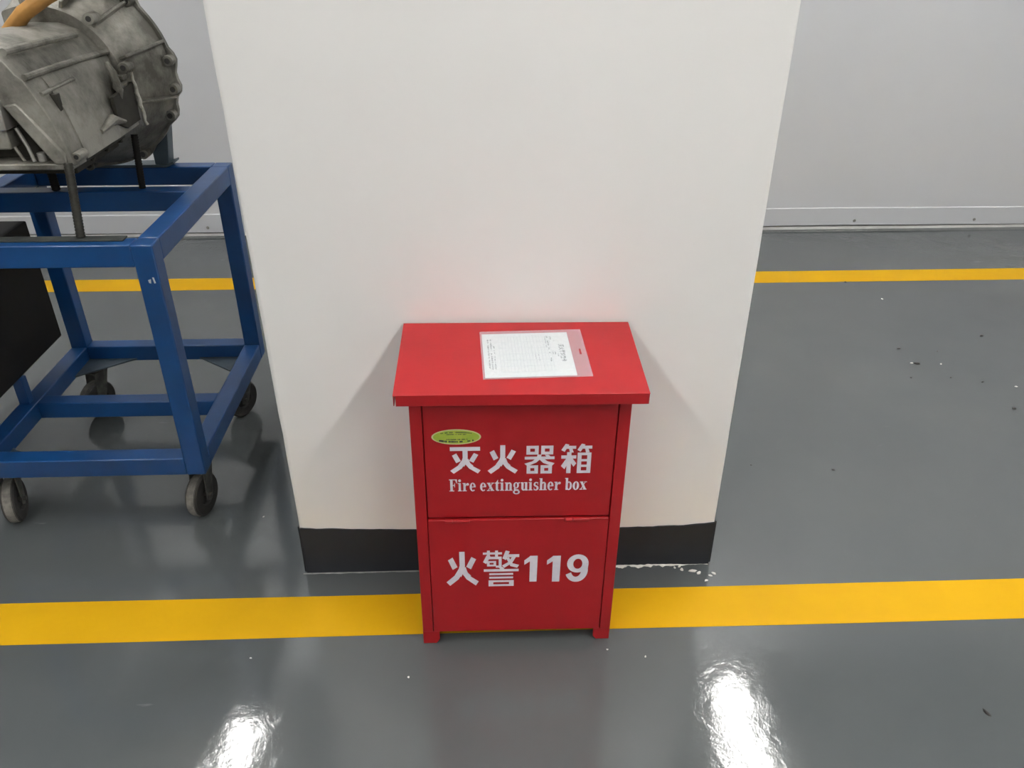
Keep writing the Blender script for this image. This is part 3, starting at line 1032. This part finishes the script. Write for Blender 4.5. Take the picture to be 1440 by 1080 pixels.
mb = MB()
ys = [2.115, 2.08, 2.03, 1.98, 1.93, 1.88, 1.83, 1.80]
mb.loft([prof(y, PR, 0.006) for y in ys])
gpart(mb, 'gear_case', smooth=45, bevel=0, jitter=0.0025, jscale=11)
UP = [(-0.862, 0.929), (-0.866, 0.975), (-0.872, 1.030), (-0.886, 1.085), (-0.893, 1.102), (-0.905, 1.112), (-0.920, 1.135), (-0.945, 1.156), (-0.985, 1.168),
      (-1.04, 1.170), (-1.11, 1.162), (-1.19, 1.130), (-1.22, 1.10), (-1.22, 1.062), (-0.985, 1.062), (-0.945, 1.045), (-0.915, 1.000), (-0.884, 0.945), (-0.880, 0.929)]
mb = MB()
mb.loft([prof(y, UP) for y in (1.81, 1.775, 1.748, 1.738)])
gpart(mb, 'end_casing', smooth=40, bevel=0.002, jitter=0.0018, jscale=12)
# raised ridge along the case and side details
gpart(MB().tube([(-0.889, 2.10, 1.104), (-0.899, 1.99, 1.106), (-0.909, 1.87, 1.106), (-0.918, 1.745, 1.105)], 0.0065, 10), 'ridge', bevel=0)
gpart(MB().tube([(-0.925, 2.03, 1.150), (-0.936, 1.90, 1.152), (-0.948, 1.75, 1.152)], 0.0075, 10), 'ridge', bevel=0)
gpart(MB().tube([(-0.902, 1.760, 1.070), (-0.895, 1.90, 1.076)], 0.0045, 8), 'ridge', 'cast', bevel=0)
gpart(MB().tube([(-0.866, 2.020, 1.092), (-0.858, 2.020, 1.07), (-0.853, 2.026, 1.03), (-0.858, 2.03, 1.005)], 0.009, 10, True, [0.005, 0.009, 0.009, 0.004]), 'web', bevel=0)
gpart(MB().tube([(-0.899, 1.800, 1.045), (-0.884, 1.805, 1.010), (-0.872, 1.815, 0.970)], 0.008, 10, True, [0.004, 0.008, 0.005]), 'web', bevel=0)
gpart(MB().tube([(-0.862, 1.90, 0.962), (-0.857, 1.96, 0.975), (-0.858, 2.02, 0.958)], 0.011, 10, True, [0.006, 0.012, 0.006]), 'web', bevel=0, jitter=0.003, jscale=60)
for (x, y, z, r) in ((-0.853, 2.088, 1.070, 0.013), (-0.905, 2.085, 1.178, 0.013), (-0.860, 1.765, 0.944, 0.010), (-0.862, 2.05, 1.035, 0.011)):
    gpart(MB().disc_cyl((x, y - 0.016, z), (0, 1, 0), r, 0.04, 16), 'bolt_boss', bevel=0.0012)
    gpart(MB().disc_cyl((x, y - 0.0168, z), (0, 1, 0), r * 0.5, 0.004, 12), 'bolt_hole', 'scrap', bevel=0)  # hole shade again drawn as a dark disc
# bracket plate and recess by the bell joint
gpart(MB().prism([(-0.864, 1.985, 1.020), (-0.858, 2.10, 1.035), (-0.858, 2.10, 0.945), (-0.864, 2.03, 0.940), (-0.864, 1.99, 0.958)], (0.009, 0, 0)), 'cover_plate', 'cast_dark', bevel=0.001)
gpart(MB().box(-0.866, -0.848, 2.045, 2.075, 1.046, 1.058), 'lug', bevel=0.002)
rr = random.Random(9)
pth = []
for i in range(14):
    t = i / 13
    pth.append((-0.846 + 0.010 * t + rr.uniform(-.002, .002), 2.098 + rr.uniform(-.003, .003), 1.058 - 0.125 * t))
gpart(MB().tube(pth, 0.0045, 8, True, [rr.uniform(.003, .006) for _ in pth]), 'sealant_bead', 'sealant', bevel=0)
# lower front: wall coloured dark for the recess shade, strut, bottom flange, small fittings
gpart(MB().box(-1.285, -0.885, 1.788, 1.803, 0.935, 1.065), 'inner_wall', 'cast_dark', bevel=0.001)  # shade of the recess is put into this wall's dark colour
gpart(MB().box(-1.29, -0.866, 1.735, 1.806, 0.920, 0.934), 'bottom_flange', bevel=0.003)
gpart(MB().prism([(-0.972, 1.733, 1.052), (-0.944, 1.733, 1.058), (-0.874, 1.733, 0.955), (-0.874, 1.733, 0.932), (-0.900, 1.733, 0.932)], (0, 0.030, 0)), 'strut', bevel=0.004)
gpart(MB().box(-0.995, -0.974, 1.725, 1.79, 1.005, 1.064), 'bracket', 'machined', bevel=0.002)
gpart(MB().box(-1.06, -0.985, 1.742, 1.792, 0.962, 1.018), 'valve_block', bevel=0.004)
gpart(MB().disc_cyl((-1.022, 1.742, 1.032), (0, -1, 0), 0.014, 0.018, 18).disc_cyl((-1.022, 1.724, 1.032), (0, -1, 0), 0.007, 0.008, 12), 'plug', 'machined', bevel=0.001)
gpart(MB().tube([(-0.968, 1.752, 1.005), (-0.955, 1.752, 0.965), (-0.950, 1.752, 0.935)], 0.004, 8), 'pipe', 'machined', bevel=0)
gpart(MB().tube([(-0.985, 1.756, 0.965), (-0.972, 1.756, 0.934)], 0.0035, 8), 'pipe', bevel=0)
gpart(MB().disc_cyl((-0.935, 1.760, 0.934), (0, 0, 1), 0.010, 0.018, 14), 'stud', 'machined', bevel=0.001)
# oil pan under the case, with its bolts
gpart(MB().prism([(-1.27, 1.785, 0.9175), (-0.885, 1.785, 0.9175), (-0.868, 1.83, 0.9175), (-0.868, 2.03, 0.9175), (-0.885, 2.075, 0.9175), (-1.27, 2.075, 0.9175)], (0, 0, 0.012)).box(-1.25, -0.895, 1.81, 2.05, 0.892, 0.918),
      'oil_pan', 'cast_dark', bevel=0.003)
for y in (1.86, 1.94, 2.02):
    gpart(MB().disc_cyl((-0.878, y, 0.909), (0, 0, 1), 0.006, 0.010, 8), 'pan_bolt', 'cast_dark', bevel=0)
# orange strap looped behind the top of the case
pth = [(-1.10, 2.02, 1.120), (-1.078, 2.02, 1.143), (-1.053, 2.02, 1.168), (-1.021, 2.02, 1.197), (-0.970, 2.03, 1.228), (-0.930, 2.06, 1.250), (-0.905, 2.12, 1.262), (-0.905, 2.20, 1.256), (-0.915, 2.252, 1.243)]
mb = MB()
rings = []
for k, p in enumerate(pth):
    q = Vector(p)
    d = (Vector(pth[min(k + 1, len(pth) - 1)]) - Vector(pth[max(k - 1, 0)])).normalized()
    nrm = d.cross(Vector((0, 1, 0))) if abs(d.y) < 0.7 else Vector((-0.4, 0, 1))
    nrm = (nrm if nrm.z > 0 else -nrm).normalized()
    w = d.cross(nrm).normalized()
    rings.append([q + (w * math.cos(t) * 0.024 + nrm * math.sin(t) * 0.017) for t in [2 * math.pi * i / 12 for i in range(12)]])
mb.loft(rings)
gpart(mb, 'strap', 'orange', smooth=50, bevel=0.002)

# ------------------------------------------------------------------ small debris on the floor
def lump(name, mat, x, y, sx, sy, sz, seed, rot=0.0):
    r = random.Random(seed)
    n = 8
    mb = MB()
    rings = []
    for h, k in ((0.0, 0.9), (0.45, 1.0), (0.85, 0.65), (1.0, 0.25)):
        rings.append([(sx * k * (1 + r.uniform(-.3, .3)) * math.cos(2 * math.pi * i / n), sy * k * (1 + r.uniform(-.3, .3)) * math.sin(2 * math.pi * i / n), sz * h) for i in range(n)])
    mb.loft(rings)
    o = mb.build(name, mat, None, smooth=50)
    o.location = (x, y, 0)
    o.rotation_euler = (0, 0, rot)
    return o


dark = [(1.538, 2.470, .011, .007), (1.525, 2.586, .009, .005), (1.886, 2.678, .009, .006), (1.712, 2.162, .008, .006), (1.568, 3.198, .006, .005),
        (0.768, 1.886, .004, .003), (0.999, 1.854, .005, .004), (1.471, 2.373, .004, .003), (1.609, 2.368, .004, .003), (1.704, 2.336, .006, .003), (1.657, 2.560, .004, .003)]
dark_labels = ['largest dark scrap on the floor right of the pillar, touching a pale chip', 'flat dark scrap on the floor just behind the largest scrap',
               'dark scrap on the right side, nearest to the back wall of the scattered scraps', 'dark scrap at the right edge of the photo, beside no other',
               'dark speck at the front edge of the far yellow line', 'tiny dark speck on the floor nearest to the right edge of the pillar', 'tiny dark speck lying alone in the middle of the floor right of the pillar']
for k, (x, y, a, b) in enumerate(dark):
    o = lump('floor_scrap', 'scrap', x, y, a, b, b * 0.8, 20 + k, 0.4 * k)
    tag(o, dark_labels[k] if k < 7 else 'tiny dark speck scattered around the largest dark scrap', 'debris', 'dark scraps on the floor right of the pillar')
o = lump('floor_scrap', 'scrap', 0.999, 1.034, .0035, .0095, .004, 51, 0.35)
tag(o, 'thin black scrap alone on the near floor at bottom right', 'debris')
for k, (x, y, a) in enumerate([(1.520, 2.474, .006), (1.622, 2.464, .005), (1.652, 3.02, .005), (1.80, 2.30, .005)]):
    o = lump('pale_chip', 'crumb', x, y, a, a * .6, a * .5, 70 + k, k)
    tag(o, 'small pale chip among the dark scraps right of the pillar', 'debris', 'pale chips on the floor right of the pillar')
for k, (x, y, a, b) in enumerate([(0.497, 1.457, .010, .005), (0.511, 1.450, .006, .004), (0.472, 1.463, .005, .004), (0.547, 1.446, .006, .004), (0.537, 1.440, .005, .003), (0.523, 1.424, .005, .003), (0.468, 1.474, .004, .003), (0.456, 1.470, .004, .003)]):
    o = lump('plaster_crumb', 'crumb', x, y, a, b, b * .7, 90 + k, k * .7)
    tag(o, 'largest crumb of white plaster on the floor by the right pillar corner' if k == 0 else 'small crumb of white plaster on the floor by the right pillar corner', 'debris', 'plaster crumbs at the right pillar foot')
for k, (x, y, lab) in enumerate([(0.255, 1.222, 'white speck on the floor beside the right foot of the red box'),
                                 (0.335, 1.200, 'white speck right of the red box, in front of the yellow line'),
                                 (-0.175, 1.163, 'pale fleck on the floor in front of the left foot of the red box'),
                                 (-0.52, 1.225, 'white fleck on the floor left of the red box, in front of the yellow line'),
                                 (-0.60, 1.70, 'tiny white bead on the floor between the blue stand and the pillar')]):
    o = lump('floor_speck', 'crumb', x, y, .0028, .0020, .0014, 120 + k, k)
    tag(o, lab, 'debris')
